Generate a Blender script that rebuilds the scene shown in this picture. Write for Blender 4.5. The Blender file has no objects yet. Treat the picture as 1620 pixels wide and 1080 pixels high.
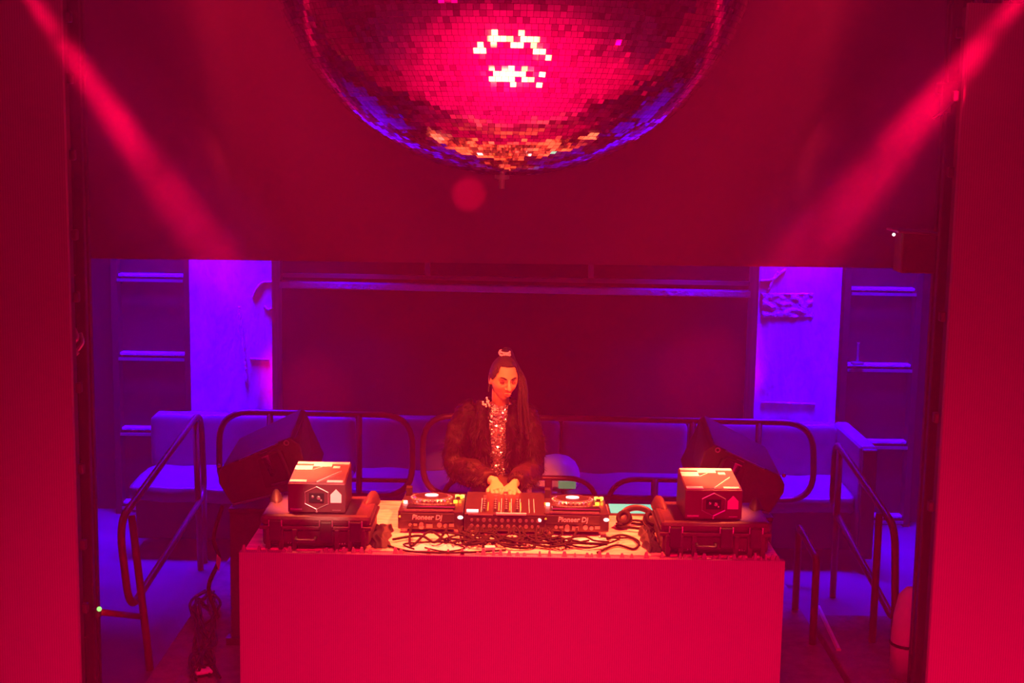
import bpy, bmesh, math, random
from mathutils import Vector, Matrix, Euler, noise
random.seed(7)
S = bpy.context.scene
COL = S.collection
PI = math.pi
def V(*a): return Vector(a)

# ------------------------------------------------------------------ camera
CAM = V(0, 0, 2.92)
PITCH, ROLL, FOC = math.radians(8.3), math.radians(0.95), 2250.0
RC = Matrix.Rotation(PI/2 - PITCH, 3, 'X') @ Matrix.Rotation(ROLL, 3, 'Z')
cam_data = bpy.data.cameras.new('camera'); cam = bpy.data.objects.new('camera', cam_data); COL.objects.link(cam)
cam.matrix_world = Matrix.Translation(CAM) @ RC.to_4x4()
cam_data.sensor_width = 36; cam_data.lens = 36*FOC/1620; cam_data.clip_end = 100
S.camera = cam
def ray(px, py): return RC @ V((px-810)/FOC, (540-py)/FOC, -1)
def P(px, py, Y):
    d = ray(px, py); return CAM + d*(Y/d.y)
def PZ(px, py, z):
    d = ray(px, py); return CAM + d*((z-CAM.z)/d.z)

# ------------------------------------------------------------------ world (haze), exposure
w = bpy.data.worlds.new('world'); S.world = w; w.use_nodes = True
nt = w.node_tree; nt.nodes.clear()
wo = nt.nodes.new('ShaderNodeOutputWorld'); bg = nt.nodes.new('ShaderNodeBackground')
bg.inputs[0].default_value = (0, 0, 0, 1); bg.inputs[1].default_value = 0
vs = nt.nodes.new('ShaderNodeVolumeScatter'); vs.inputs['Density'].default_value = 0.012; vs.inputs['Anisotropy'].default_value = 0.25
vs.inputs['Color'].default_value = (.95, .12, .95, 1)
nt.links.new(bg.outputs[0], wo.inputs[0]); nt.links.new(vs.outputs[0], wo.inputs[1])
S.view_settings.view_transform = 'Standard'; S.view_settings.look = 'None'
S.view_settings.exposure = 0.0; S.view_settings.gamma = 1; S.view_settings.use_curve_mapping = False
S.cycles.use_denoising = True
S.cycles.max_bounces = 6; S.cycles.diffuse_bounces = 3; S.cycles.glossy_bounces = 3; S.cycles.volume_bounces = 1
S.cycles.sample_clamp_indirect = 6.0

# ------------------------------------------------------------------ lamps
RED = (1.0, 0.0, 0.055)
def aim(o, tgt): o.rotation_euler = (Vector(tgt) - o.location).to_track_quat('-Z', 'Y').to_euler()
def spot(name, loc, tgt, power, color, deg, blend=.3, size=.05):
    l = bpy.data.lights.new(name, 'SPOT'); l.energy = power; l.color = color
    l.spot_size = math.radians(deg); l.spot_blend = blend; l.shadow_soft_size = size
    o = bpy.data.objects.new(name, l); COL.objects.link(o); o.location = loc; aim(o, tgt); return o
def area(name, loc, tgt, power, color, sx, sy, spread=180):
    l = bpy.data.lights.new(name, 'AREA'); l.energy = power; l.color = color
    l.shape = 'RECTANGLE'; l.size = sx; l.size_y = sy; l.spread = math.radians(spread)
    o = bpy.data.objects.new(name, l); COL.objects.link(o); o.location = loc; aim(o, tgt); return o
area('front_wash_lamp', (2.6, 1.6, .9), (.0, 8, .5), 17, RED, 1.2, .5, 95)
area('left_wash_lamp', (-3.0, 1.0, -.1), (-2.5, 9, 1.2), 2, (1, 0, .12), .6, .3)
area('right_floor_lamp', (3.6, 4.3, -.1), (3.0, 6.6, .3), 28, RED, .4, .3, 130)
area('dance_floor_lamp', (0, 2.6, 5.2), (0, 3.9, -.6), 360, (1, 0, .07), 1.6, 1.0, 75)
for i, (x, y, sx, sy) in enumerate(((.0, 4.15, 1.3, .6), (-.5, 2.6, .5, .8), (.45, 2.6, .8, .5), (.95, 3.2, .4, .3), (-1.05, 3.1, .3, .35))):
    area('ball_glint_fill', (x, y, -.5), (x*.4, 5.2, 2.9), 1.3*sx*sy, (1, .62, .24), sx, sy, 50)  # unseen panels added below so the ball shows warm patches
for sx in (-1, 1):
    spot('table_spot_lamp', (sx*1.9, 6.5, 4.7), (sx*.12, 7.02, 1.0), 7600, (1, .062, .022), 25, .8, .1)
    spot('laser_spot_lamp', (sx*1.75, 6.95, 4.9), (sx*1.02, 6.74, 1.25), 9000, (1, .13, .05), 6, .6, .05)
for sx, nm in ((-1, 'left'), (1, 'right')):
    area(nm + '_blue_wash_lamp', (sx*2.25, 9.93, 3.3), (sx*2.35, 10.12, .6), 185, (.04, 0, 1), 1.1, .12, 78)
    area(nm + '_violet_ball_fill', (sx*4.3, 7.4, 5.0), (sx*3.0, 5.4, 3.0), 12, (.35, .05, 1), .5, .3)  # second pair added out of view, tints the ball's flanks purple
BEAM = (1, 0, .05)
BL0, BL1, BR0, BR1 = P(-20, -100, 5.0), P(490, 620, 10.6), P(1700, -105, 4.85), P(1120, 590, 10.6)
spot('left_beam_lamp', BL0, BL1, 5500, BEAM, 7.0, 1.0, .03)
spot('right_beam_lamp', BR0, BR1, 5500, BEAM, 8.0, 1.0, .03)
spot('front_spot_lamp', (.3, 1.5, 4.6), (-.05, 7.55, 1.50), 3900, (1, .085, .04), 7.5, .7, .05)
spot('sticker_fill_spot', (-.5, 2.6, 4.6), (-.86, 6.57, 1.19), 3400, (1, .28, .2), 3.0, .6, .03)  # added narrow fill, whitens the left projector's sticker
spot('gobo_lamp', (-.9, 2.0, 1.0), P(740, 310, 8.95), 3200, BEAM, 2.0, .7, .01)

# ------------------------------------------------------------------ materials
def mat(name, col=(.5, .5, .5), rough=.5, metal=0, emit=None, es=0, bump=None, noise_col=None, stripes=None, spec=.5):
    m = bpy.data.materials.new(name); m.use_nodes = True
    n = m.node_tree.nodes; L = m.node_tree.links; b = n['Principled BSDF']
    b.inputs['Base Color'].default_value = (*col, 1); b.inputs['Roughness'].default_value = rough; b.inputs['Metallic'].default_value = metal
    b.inputs['Specular IOR Level'].default_value = spec
    if emit: b.inputs['Emission Color'].default_value = (*emit, 1); b.inputs['Emission Strength'].default_value = es
    tc = n.new('ShaderNodeTexCoord')
    if noise_col:
        sc, c2, stretch = noise_col
        mp = n.new('ShaderNodeMapping'); mp.inputs['Scale'].default_value = stretch; L.new(tc.outputs['Object'], mp.inputs[0])
        t = n.new('ShaderNodeTexNoise'); t.inputs['Scale'].default_value = sc; t.inputs['Detail'].default_value = 6; L.new(mp.outputs[0], t.inputs[0])
        r = n.new('ShaderNodeValToRGB'); r.color_ramp.elements[0].position = .35; r.color_ramp.elements[1].position = .65
        r.color_ramp.elements[0].color = (*col, 1); r.color_ramp.elements[1].color = (*c2, 1)
        L.new(t.outputs[0], r.inputs[0]); L.new(r.outputs[0], b.inputs['Base Color'])
    if bump:
        sc, st, stretch = bump
        mp = n.new('ShaderNodeMapping'); mp.inputs['Scale'].default_value = stretch; L.new(tc.outputs['Object'], mp.inputs[0])
        t = n.new('ShaderNodeTexNoise'); t.inputs['Scale'].default_value = sc; t.inputs['Detail'].default_value = 5; L.new(mp.outputs[0], t.inputs[0])
        bp = n.new('ShaderNodeBump'); bp.inputs['Strength'].default_value = st; bp.inputs['Distance'].default_value = .02
        L.new(t.outputs[0], bp.inputs['Height']); L.new(bp.outputs[0], b.inputs['Normal'])
    if stripes:
        sc, c2 = stripes
        wv = n.new('ShaderNodeTexWave'); wv.wave_type = 'BANDS'; wv.bands_direction = 'X'; wv.inputs['Scale'].default_value = sc
        L.new(tc.outputs['Object'], wv.inputs[0])
        mx = n.new('ShaderNodeMix'); mx.data_type = 'RGBA'; mx.inputs[6].default_value = (*col, 1); mx.inputs[7].default_value = (*c2, 1)
        L.new(wv.outputs['Fac'], mx.inputs[0]); L.new(mx.outputs[2], b.inputs['Base Color'])
    return m
ISO = (1, 1, 1)
def mirror_mat():
    m = mat('mirror_glass', (.93, .92, .95), .04, metal=1); n = m.node_tree.nodes; L = m.node_tree.links
    g = n.new('ShaderNodeNewGeometry'); r = n.new('ShaderNodeValToRGB'); e = r.color_ramp.elements
    e[0].color = (.42, .4, .44, 1); e[1].color = (.95, .94, .97, 1); e[0].position = 0; e[1].position = .3
    L.new(g.outputs['Random Per Island'], r.inputs[0]); L.new(r.outputs[0], n['Principled BSDF'].inputs['Base Color'])
    return m
M = dict(
 led=mat('led_face', (.26, .12, .22), .6, stripes=(30, (.31, .15, .27)), spec=.2),
 header=mat('header_cloth', (.17, .06, .13), .85, noise_col=(1.2, (.20, .07, .15), ISO), spec=.15),
 dark=mat('dark_paint', (.04, .035, .04), .6),
 wall=mat('wall_paint', (.10, .09, .10), .7, bump=(5, .3, ISO)),
 recess=mat('recess_paint', (.035, .01, .010), .7, spec=.2),
 concrete=mat('concrete', (.42, .42, .43), .8, noise_col=(2.2, (.60, .60, .62), (3, 3, .8)), bump=(6, .9, (2, 2, .7))),
 plaster=mat('rough_plaster', (.55, .55, .56), .8, bump=(22, 1, ISO)),
 floor=mat('stage_floor', (.09, .06, .10), .4, noise_col=(3, (.12, .08, .13), ISO)),
 dfloor=mat('dance_floor', (.5, .5, .5), .35),
 plat=mat('platform_carpet', (.13, .12, .12), .9, bump=(60, .5, ISO), noise_col=(14, (.18, .16, .16), ISO)),
 vinyl=mat('bench_vinyl', (.17, .10, .15), .42, bump=(5, .35, ISO)),
 rail=mat('rail_paint', (.22, .06, .06), .35, metal=.2),
 blackmetal=mat('black_metal', (.06, .055, .06), .4, metal=.4),
 steel=mat('steel', (.55, .55, .56), .35, metal=.9),
 wood=mat('table_board', (.55, .42, .28), .55, noise_col=(7, (.85, .72, .5), (1, 4, 1)), bump=(18, .4, (1, 5, 1))),
 plastic=mat('black_plastic', (.035, .033, .035), .35),
 case=mat('case_plastic', (.07, .035, .045), .5, bump=(90, .15, ISO)),
 gear=mat('gear_top', (.028, .02, .024), .35),
 jog=mat('jog_rim', (.45, .45, .47), .22, metal=.8),
 lab=mat('white_label', (.85, .85, .85), .4),
 laser=mat('laser_housing', (.09, .035, .045), .35),
 lasertop=mat('laser_top', (.35, .33, .34), .22, metal=.7),
 glass=mat('dark_glass', (.02, .02, .025), .08),
 speaker=mat('speaker_cabinet', (.10, .09, .10), .55, bump=(70, .2, ISO)),
 grille=mat('speaker_grille', (.10, .07, .07), .6, bump=(140, .5, ISO)),
 cable=mat('cable_rubber', (.010, .006, .007), .7, spec=.15),
 paper=mat('paper', (.8, .75, .7), .7),
 cloth=mat('black_cloth', (.03, .03, .032), .95, bump=(9, .9, ISO)),
 mirror=mirror_mat(),
 grout=mat('ball_core', (.03, .02, .03), .7),
 skin=mat('skin', (.70, .40, .17), .5),
 hair=mat('hair', (.022, .007, .006), .5, bump=(40, .6, (6, 6, .6))),
 makeup_shade=mat('eye_makeup_shade', (.16, .05, .04), .6),  # makeup darkened to take in the brow shadow as well
 lips=mat('lips', (.42, .11, .10), .4),
 fur=mat('dark_fur', (.010, .003, .004), .6, noise_col=(11, (.018, .004, .006), (1, 1, .5)), spec=.2),
 sequin=mat('sequins', (.97, .93, .9), .20, metal=.95),
 stone=mat('rhinestone_glint', (.98, .96, .92), .25),  # stones, and the painted glints on the sequined top
 top=mat('top_fabric', (.55, .35, .32), .5, metal=.2, noise_col=(60, (.2, .1, .1), ISO)),
 trouser=mat('trousers', (.70, .55, .45), .7),
 shoe=mat('shoe', (.05, .05, .05), .4),
 pouf=mat('white_shell', (.8, .8, .85), .35),
 green=mat('green_glow_patch', (.05, .75, .4), .4, emit=(.05, .8, .35), es=.22),  # faint emission keeps the bag patch green, no lamp there
 teal=mat('teal_screen', (.02, .1, .1), .2, emit=(.15, 1, .75), es=.75),
 e_white=mat('lit_white', (.8, .8, .8), .3, emit=(1, .95, 1), es=1.6),
 e_blue=mat('lit_blue', (.1, .1, .8), .3, emit=(.25, .12, 1), es=1.3),
 e_cyan=mat('lit_cyan', (.1, .5, .8), .3, emit=(.55, .9, 1), es=1.6),
 e_green=mat('lit_green', (.1, .8, .2), .3, emit=(.35, 1, .25), es=1.1),
 e_yellow=mat('lit_yellow', (.8, .6, .1), .3, emit=(1, .75, .05), es=1.3),
 e_orange=mat('lit_orange', (.8, .3, .1), .3, emit=(1, .3, .02), es=1.2),
)

# ------------------------------------------------------------------ mesh builder
class MB:
    def __init__(s): s.v = []; s.f = []
    def add(s, vs, fs):
        n = len(s.v); s.v += [tuple(x) for x in vs]; s.f += [tuple(i+n for i in q) for q in fs]; return s
    def hexa(s, p):   # 4 bottom ccw, 4 top ccw
        return s.add(p, [(3,2,1,0),(4,5,6,7),(0,1,5,4),(1,2,6,5),(2,3,7,6),(3,0,4,7)])
    def box(s, c, d, R=None):
        pts = []
        for z in (-.5, .5):
            for x, y in ((-.5,-.5),(.5,-.5),(.5,.5),(-.5,.5)):
                q = V(x*d[0], y*d[1], z*d[2])
                if R: q = R @ q
                pts.append(V(*c)+q)
        return s.hexa(pts)
    def bb(s, x0, x1, y0, y1, z0, z1): return s.box(((x0+x1)/2,(y0+y1)/2,(z0+z1)/2),(x1-x0,y1-y0,z1-z0))
    def prism(s, A, B):
        n = len(A); fs = [tuple(range(n))[::-1], tuple(range(n, 2*n))]
        for i in range(n): j = (i+1) % n; fs.append((i, j, n+j, n+i))
        return s.add(list(A)+list(B), fs)
    def loft(s, rings, cap=True, closed=False):
        m = len(rings[0]); vs = [p for r in rings for p in r]; fs = []
        k = len(rings)
        for a in range(k if closed else k-1):
            b = (a+1) % k
            for i in range(m): j = (i+1) % m; fs.append((a*m+i, a*m+j, b*m+j, b*m+i))
        if cap and not closed: fs.append(tuple(range(m))[::-1]); fs.append(tuple(range((k-1)*m, k*m)))
        return s.add(vs, fs)
    def tube(s, path, r, n=10, closed=False, flat=1, up=None):
        path = [V(*p) for p in path]; k = len(path)
        rs = r if isinstance(r, (list, tuple)) else [r]*k
        rings = []; prev = None
        for i, p in enumerate(path):
            a = path[(i-1) % k] if (closed or i > 0) else p
            b = path[(i+1) % k] if (closed or i < k-1) else p
            t = (b-a); t = t.normalized() if t.length > 1e-9 else V(0, 0, 1)
            if prev is None:
                u = V(*up) if up else (V(0,0,1) if abs(t.z) < .9 else V(0,1,0))
            else: u = prev
            u = (u - t*u.dot(t)); u = u.normalized() if u.length > 1e-6 else t.orthogonal().normalized()
            prev = u; w_ = t.cross(u); rr = rs[i]; ra, rb = (rr if isinstance(rr, tuple) else (rr, rr*flat))
            rings.append([p + w_*(ra*math.cos(2*PI*q/n)) + u*(rb*math.sin(2*PI*q/n)) for q in range(n)])
        return s.loft(rings, True, closed)
    def ell(s, c, r, R=None, nu=20, nv=14):
        rings = []
        for j in range(1, nv):
            ph = PI*j/nv; ring = []
            for i in range(nu):
                th = 2*PI*i/nu; q = V(r[0]*math.sin(ph)*math.cos(th), r[1]*math.sin(ph)*math.sin(th), -r[2]*math.cos(ph))
                ring.append(V(*c) + (R @ q if R else q))
            rings.append(ring)
        return s.loft(rings, True)
    def lathe(s, prof, c, R=None, n=24):
        rings = []
        for rad, h in prof:
            rings.append([V(*c) + ((R @ V(rad*math.cos(2*PI*i/n), rad*math.sin(2*PI*i/n), h)) if R else V(rad*math.cos(2*PI*i/n), rad*math.sin(2*PI*i/n), h)) for i in range(n)])
        return s.loft(rings, True)
    def cyl(s, c, r, h, R=None, n=20): return s.lathe([(r, 0), (r, h)], c, R, n)

WL = {}
def obj(name, mb, material, parent=None, smooth=False, bevel=0, origin=None):
    me = bpy.data.meshes.new(name)
    if isinstance(mb, MB):
        if parent is not None: off = WL[parent.name]
        elif origin is not None: off = V(*origin)
        else:
            xs = [p[0] for p in mb.v]; ys = [p[1] for p in mb.v]; zs = [p[2] for p in mb.v]
            off = V((min(xs)+max(xs))/2, (min(ys)+max(ys))/2, min(zs))
        me.from_pydata([(p[0]-off.x, p[1]-off.y, p[2]-off.z) for p in mb.v], [], mb.f)
        bm = bmesh.new(); bm.from_mesh(me); bmesh.ops.recalc_face_normals(bm, faces=bm.faces); bm.to_mesh(me); bm.free()
    else: me = mb; off = WL[parent.name] if parent else V(0,0,0)
    me.materials.append(M[material] if isinstance(material, str) else material)
    if smooth: me.polygons.foreach_set('use_smooth', [True]*len(me.polygons))
    o = bpy.data.objects.new(name, me); COL.objects.link(o)
    if parent is not None: o.parent = parent; WL[o.name] = WL[parent.name]
    else: o.location = off; WL[o.name] = off
    if bevel:
        b = o.modifiers.new('bevel', 'BEVEL'); b.width = bevel; b.segments = 2; b.limit_method = 'ANGLE'
    return o
def tag(o, label, cat, group=None, kind=None):
    if label: o['label'] = label
    if cat: o['category'] = cat
    if group: o['group'] = group
    if kind: o['kind'] = kind
    return o
def thing(name, label, cat, loc, group=None):
    o = bpy.data.objects.new(name, None); COL.objects.link(o); o.location = loc; o.empty_display_size = .1
    WL[o.name] = V(*loc); return tag(o, label, cat, group)
def struct(name, mb, m, **k):
    o = obj(name, mb, m, **k); o['kind'] = 'structure'; return o
def dup(o, parent=None):
    c = o.copy(); COL.objects.link(c); c.parent = parent
    if parent is not None:
        for k in ('category', 'label'):
            pass
    for ch in list(o.children): dup(ch, c)
    return c
def fillet(pts, r, closed=False, seg=7):
    pts = [V(*p) for p in pts]; out = []; n = len(pts)
    for i, p in enumerate(pts):
        if not closed and i in (0, n-1): out.append(p); continue
        a, b = pts[i-1], pts[(i+1) % n]; da, db = (a-p), (b-p)
        rr = min(r, da.length*.48, db.length*.48); A = p+da.normalized()*rr; B = p+db.normalized()*rr
        for k in range(seg+1):
            t = k/seg; out.append(A*(1-t)**2 + p*2*t*(1-t) + B*t*t)
    return out
def spline(pts, n=8, closed=False):
    pts = [V(*p) for p in pts]; k = len(pts); out = []
    for i in range(k if closed else k-1):
        p0 = pts[(i-1) % k] if (closed or i > 0) else pts[0]; p1 = pts[i]; p2 = pts[(i+1) % k]
        p3 = pts[(i+2) % k] if (closed or i+2 < k) else pts[-1]
        for j in range(n):
            t = j/n
            out.append(.5*((2*p1)+(p2-p0)*t+(2*p0-5*p1+4*p2-p3)*t*t+(3*p1-p0-3*p2+p3)*t**3))
    if not closed: out.append(pts[-1])
    return out
def text_mesh(name, txt, size, loc, R, material, parent, shear=0, extrude=.001):
    c = bpy.data.curves.new(name, 'FONT'); c.body = txt; c.size = size; c.align_x = 'CENTER'; c.align_y = 'CENTER'
    c.extrude = extrude; c.shear = shear; c.offset = size*.022; c.resolution_u = 3
    t = bpy.data.objects.new(name, c); COL.objects.link(t)
    dg = bpy.context.evaluated_depsgraph_get(); dg.update()
    me = bpy.data.meshes.new_from_object(t.evaluated_get(dg)); bpy.data.objects.remove(t)
    me.transform(Matrix.Translation(V(*loc) - WL[parent.name]) @ R.to_4x4())
    return obj(name, me, material, parent)
RXF = Matrix.Rotation(PI/2, 3, 'X')     # text facing -Y

# ================================================================== STRUCTURE
Z0, ZD = 0.0, -0.6
struct('floor', MB().bb(-6.5, 6.5, 6.3, 11.2, -.6, Z0), 'floor')
struct('floor_dance', MB().bb(-6.5, 6.5, -3.5, 6.3, ZD-.1, ZD), 'dfloor')
struct('ceiling', MB().bb(-6.5, 6.5, -3.5, 11.2, 5.9, 6.0), 'wall')
struct('wall_left', MB().bb(-6.6, -6.5, -3.5, 11.2, ZD-.1, 6), 'wall')
struct('wall_right', MB().bb(6.5, 6.6, -3.5, 11.2, ZD-.1, 6), 'wall')
struct('wall_rear', MB().bb(-6.6, 6.6, -3.6, -3.5, ZD-.1, 6), 'wall')
YB = 10.7
struct('wall_back', MB().bb(-6.5, 6.5, YB, YB+.15, Z0, 5.9), 'recess')
# header
a0, a1 = P(-100, 406, 9.0), P(1720, 428, 9.0)
struct('wall_header', MB().hexa([a0, a1, a1+V(0,.2,0), a0+V(0,.2,0), V(a0.x,9.0,5.9), V(a1.x,9.0,5.9), V(a1.x,9.2,5.9), V(a0.x,9.2,5.9)]), 'header')
# concrete columns
def column(n, xa, xb):
    xl, xr = P(xa, 540, 10.25).x, P(xb, 540, 10.25).x
    return struct('trim_%d' % n, MB().bb(xl, xr, 10.25, YB, Z0, 5.9), 'concrete')
c1 = column(1, 301, 430.5); c2 = column(2, 1197, 1327)
# rough patch, seams and a cable scar on the columns
def patch_mesh(px0, px1, py0, py1, Y, n=26):
    mb = MB(); g = []
    for j in range(n+1):
        row = []
        for i in range(n+1):
            u, v = i/n, j/n; p = P(px0+(px1-px0)*u, py0+(py1-py0)*v, Y)
            e = min(u, 1-u, v, 1-v)*n
            d = .0 if e < .5 else .006 + .014*(noise.noise(V(u*7, v*5, 3))+.5)
            jit = .004*noise.noise(V(u*20, v*20, 1))
            row.append(V(p.x+jit, Y-d+.002, p.z+jit*2))
        g.append(row)
    vs = [p for r in g for p in r]; fs = []
    for j in range(n):
        for i in range(n): a = j*(n+1)+i; fs.append((a, a+1, a+n+2, a+n+1))
    return mb.add(vs, fs)
struct('trim_3', patch_mesh(1203, 1288, 463, 502, 10.25), 'plaster', smooth=False)
mbx = MB()
for x0, y0, x1, y1 in ((395, 567, 425, 569), (1204, 636, 1290, 639)):
    p, q = P(x0, y0, 10.245), P(x1, y1, 10.245); mbx.tube([p, q], .008, 6)
mbx.tube(spline([P(430, 446, 10.245), P(415, 447, 10.245), P(405, 458, 10.24), P(400, 470, 10.245)]), .010, 6)
mbx.tube(spline([P(1203, 444, 10.245), P(1222, 442, 10.24), P(1235, 432, 10.24), P(1243, 426, 10.245)]), .012, 6)
mbx.tube(spline([P(1232, 430, 10.245), P(1222, 445, 10.24), P(1216, 458, 10.245)]), .012, 6)
mbx.tube(spline([P(418, 484, 10.245), P(425, 490, 10.24), P(430, 486, 10.245)]), .012, 6)
mbx.tube(spline([P(378, 484, 10.247), P(382, 520, 10.245), P(386, 560, 10.245), P(390, 606, 10.247)]), .012, 6)
struct('trim_4', mbx, 'plaster', smooth=True)
# ledge of the window frame above the recess
def ledge(mb, xa, ya, xb, yb, depth, th):
    p, q = P(xa, ya, YB), P(xb, yb, YB); z = (p.z+q.z)/2
    mb.bb(p.x, q.x, YB-depth, YB, z-th, z)
mb = MB(); p, q = P(430, 445, YB-.12), P(1200, 461, YB-.12)
mb.hexa([p-V(0,0,.05), q-V(0,0,.05), q+V(0,.12,-.05), p+V(0,.12,-.05), p, q, q+V(0,.12,0), p+V(0,.12,0)])
struct('trim_5', mb, 'plaster', bevel=.008)
mb = MB(); p, q = P(445, 432, YB-.06), P(1192, 446, YB-.06)
mb.hexa([p-V(0,0,.03), q-V(0,0,.03), q+V(0,.06,-.03), p+V(0,.06,-.03), p, q, q+V(0,.06,0), p+V(0,.06,0)])
for px in (438, 1194):
    a = P(px, 440, YB-.08); mb.bb(a.x-.03, a.x+.03, YB-.08, YB, a.z-.03, a.z+.9)
for px in (676, 935):
    a = P(px, 436, YB-.05); mb.bb(a.x-.02, a.x+.02, YB-.05, YB, a.z-.02, a.z+.9)
struct('window_1', mb, 'vinyl')
# shelving units left and right
def shelving(side, xs, ys, label):
    x0, x1 = P(xs[0], 560, 10.45).x, P(xs[1], 560, 10.45).x
    t = thing('shelving_unit', label, 'shelves', ((x0+x1)/2, 10.55, 0))
    b = MB(); b.bb(x0, x1, 10.66, 10.69, 0, 2.6); obj('back_panel', b, 'recess', t)
    for x in (x0-.025, x1+.025): obj('upright', MB().bb(x-.025, x+.025, 10.55, 10.69, 0, 2.6), 'recess', t, bevel=.004)
    for y in ys:
        z = P((xs[0]+xs[1])/2, y, 10.45).z
        sh = obj('shelf', MB().bb(x0, x1, 10.58, 10.66, z-.024, z), 'plaster', t, bevel=.006)
        obj('shelf_lip', MB().bb(x0, x1, 10.535, 10.549, z-.055, z-.034), 'vinyl', sh)
    return t
shelving('left', (182, 287), (436, 562, 682, 800), 'dark shelving unit in the alcove left of the left blue-lit column')
shelving('right', (1347, 1450), (458, 580, 703, 822), 'dark shelving unit in the alcove right of the right blue-lit column')
p = P(1352, 579, 10.5)
b = MB().lathe([(.035, 0), (.05, .006), (.05, .018), (.012, .024), (.008, .06), (.008, .16), (.012, .165)], (p.x+.02, 10.5, p.z+.012))
tag(obj('candle_holder', b, 'steel', smooth=False), 'thin upright stick on a small round base on the right shelving unit', 'ornament')

# DJ platform and side step
struct('floor_platform', MB().bb(-1.86, 1.78, 6.42, 9.42, Z0, .1), 'plat', bevel=.01)
struct('floor_step', MB().bb(1.80, 2.62, 6.42, 8.15, Z0, .12), 'plat', bevel=.01)

# ================================================================== BENCH
bx0, bx1 = P(236, 665, 10.1).x, P(1328, 672, 10.1).x
YBK, YST = 10.1, 9.45
t = thing('banquette_bench', 'long low upholstered bench along the back wall behind the railing', 'bench', (0, 10, 0))
ztop = .875
seams = [bx0, P(563, 665, 10.1).x, P(888, 665, 10.1).x, P(1090, 670, 10.1).x, bx1]
obj('plinth', MB().bb(bx0+.03, bx1, YST+.12, YBK+.1, .10, .40), 'dark', t, bevel=.01)
for x in (bx0+.2, -1, 0, 1, bx1-.1): obj('leg', MB().bb(x-.03, x+.03, YBK-.1, YBK-.02, 0, .10), 'dark', t)
def puffy(x0, x1, y0, y1, z0, z1, r=.03, seed=0, amp=.008):
    mb = MB(); n = 36; m = 10; rings = []
    for i in range(n+1):
        u = i/n; x = x0+(x1-x0)*u; k = min(1, min(u, 1-u)*n/1.6+.55)
        ring = []
        cy, cz = (y0+y1)/2, (z0+z1)/2; hy, hz = (y1-y0)/2, (z1-z0)/2
        for j in range(28):
            a = 2*PI*j/28; ca, sa = math.cos(a), math.sin(a)
            py = cy + hy*math.copysign(abs(ca)**.28, ca)*(.6+.4*k); pz = cz + hz*math.copysign(abs(sa)**.28, sa)*(.6+.4*k)
            nz = amp*noise.noise(V(x*5+seed, py*9, pz*7)); ring.append(V(x, py+nz, pz+nz))
        rings.append(ring)
    return mb.loft(rings)
for i in range(4):
    s0, s1 = seams[i]+.008, seams[i+1]-.008
    obj('backrest_cushion', puffy(s0, s1, YBK, YBK+.14, .46, ztop, seed=i, amp=.006), 'vinyl', t, smooth=True)
    obj('seat_cushion', puffy(s0, s1, YST, YBK+.02, .38, .505, seed=9+i, amp=.014), 'vinyl', t, smooth=True)
# return arm at the right
obj('side_arm', MB().bb(bx1-.01, bx1+.10, 9.42, YBK+.14, .09, ztop), 'vinyl', t, bevel=.025)
obj('arm_front', MB().bb(bx1+.0, bx1+.10, 9.38, 9.42, .09, ztop-.02), 'dark', t, bevel=.01)

# white domed object on the bench
c = P(880, 778, 9.62)
t = thing('domed_bag', 'pale rounded bag with a green front patch on the bench beside the DJ', 'bag', (c.x, 9.62, .50))
obj('shell', MB().lathe([(.155, 0), (.165, .03), (.165, .08), (.155, .12), (.13, .165), (.09, .195), (.04, .21), (.004, .215)], (c.x, 9.68, .505), n=36), 'pouf', t, smooth=True)
obj('patch', MB().bb(c.x+.01, c.x+.13, 9.50, 9.515, .52, .575), 'green', t, bevel=.006)
obj('patch', MB().bb(c.x-.12, c.x-.08, 9.505, 9.52, .52, .575), 'paper', t, bevel=.004)

# ================================================================== RAILINGS
def rail_tube(parent, pts, r=.021, name='rail', closed=False, fr=.2):
    return obj(name, MB().tube(fillet(pts, fr, closed), r, 12, closed), 'rail', parent, smooth=True)
YR = 9.2
t = thing('stage_railing', 'dark red tubular railing across the back of the DJ platform', 'railing', (0, YR, .1))
def loop(x0, x1, y0a, y0b, y1a, y1b): return [P(x0, y0a, YR), P(x1, y0b, YR), P(x1, y1b, YR), P(x0, y1a, YR)]
rail_tube(t, loop(347, 652, 651, 657, 779, 784), closed=True, name='rail')
rail_tube(t, loop(669, 1287, 657, 669, 782, 792), closed=True, name='rail')
rail_tube(t, [P(349, 756, YR), P(650, 760, YR)], r=.015, name='mid_rail')
def zf(p, z=.1): return V(p.x, p.y, z)
for px, py in ((427, 653), (568, 655), (1201, 667), (1096, 665)):
    p = P(px, py, YR); rail_tube(t, [p, zf(p)], r=.021, name='post')
a, b2 = P(700, 753, YR), P(945, 757, YR)
rail_tube(t, [zf(a), a, b2, zf(b2)], r=.018, name='low_rail')
a, b2 = P(962, 757, YR), P(1212, 762, YR)
rail_tube(t, [zf(a), a, b2, zf(b2)], r=.018, name='low_rail')
for px in (868, 1036):
    p = P(px, 757, YR); rail_tube(t, [p, zf(p)], r=.024, name='post')
a, b2 = P(675, 785, YR-.001), P(1283, 790, YR-.001)

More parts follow.
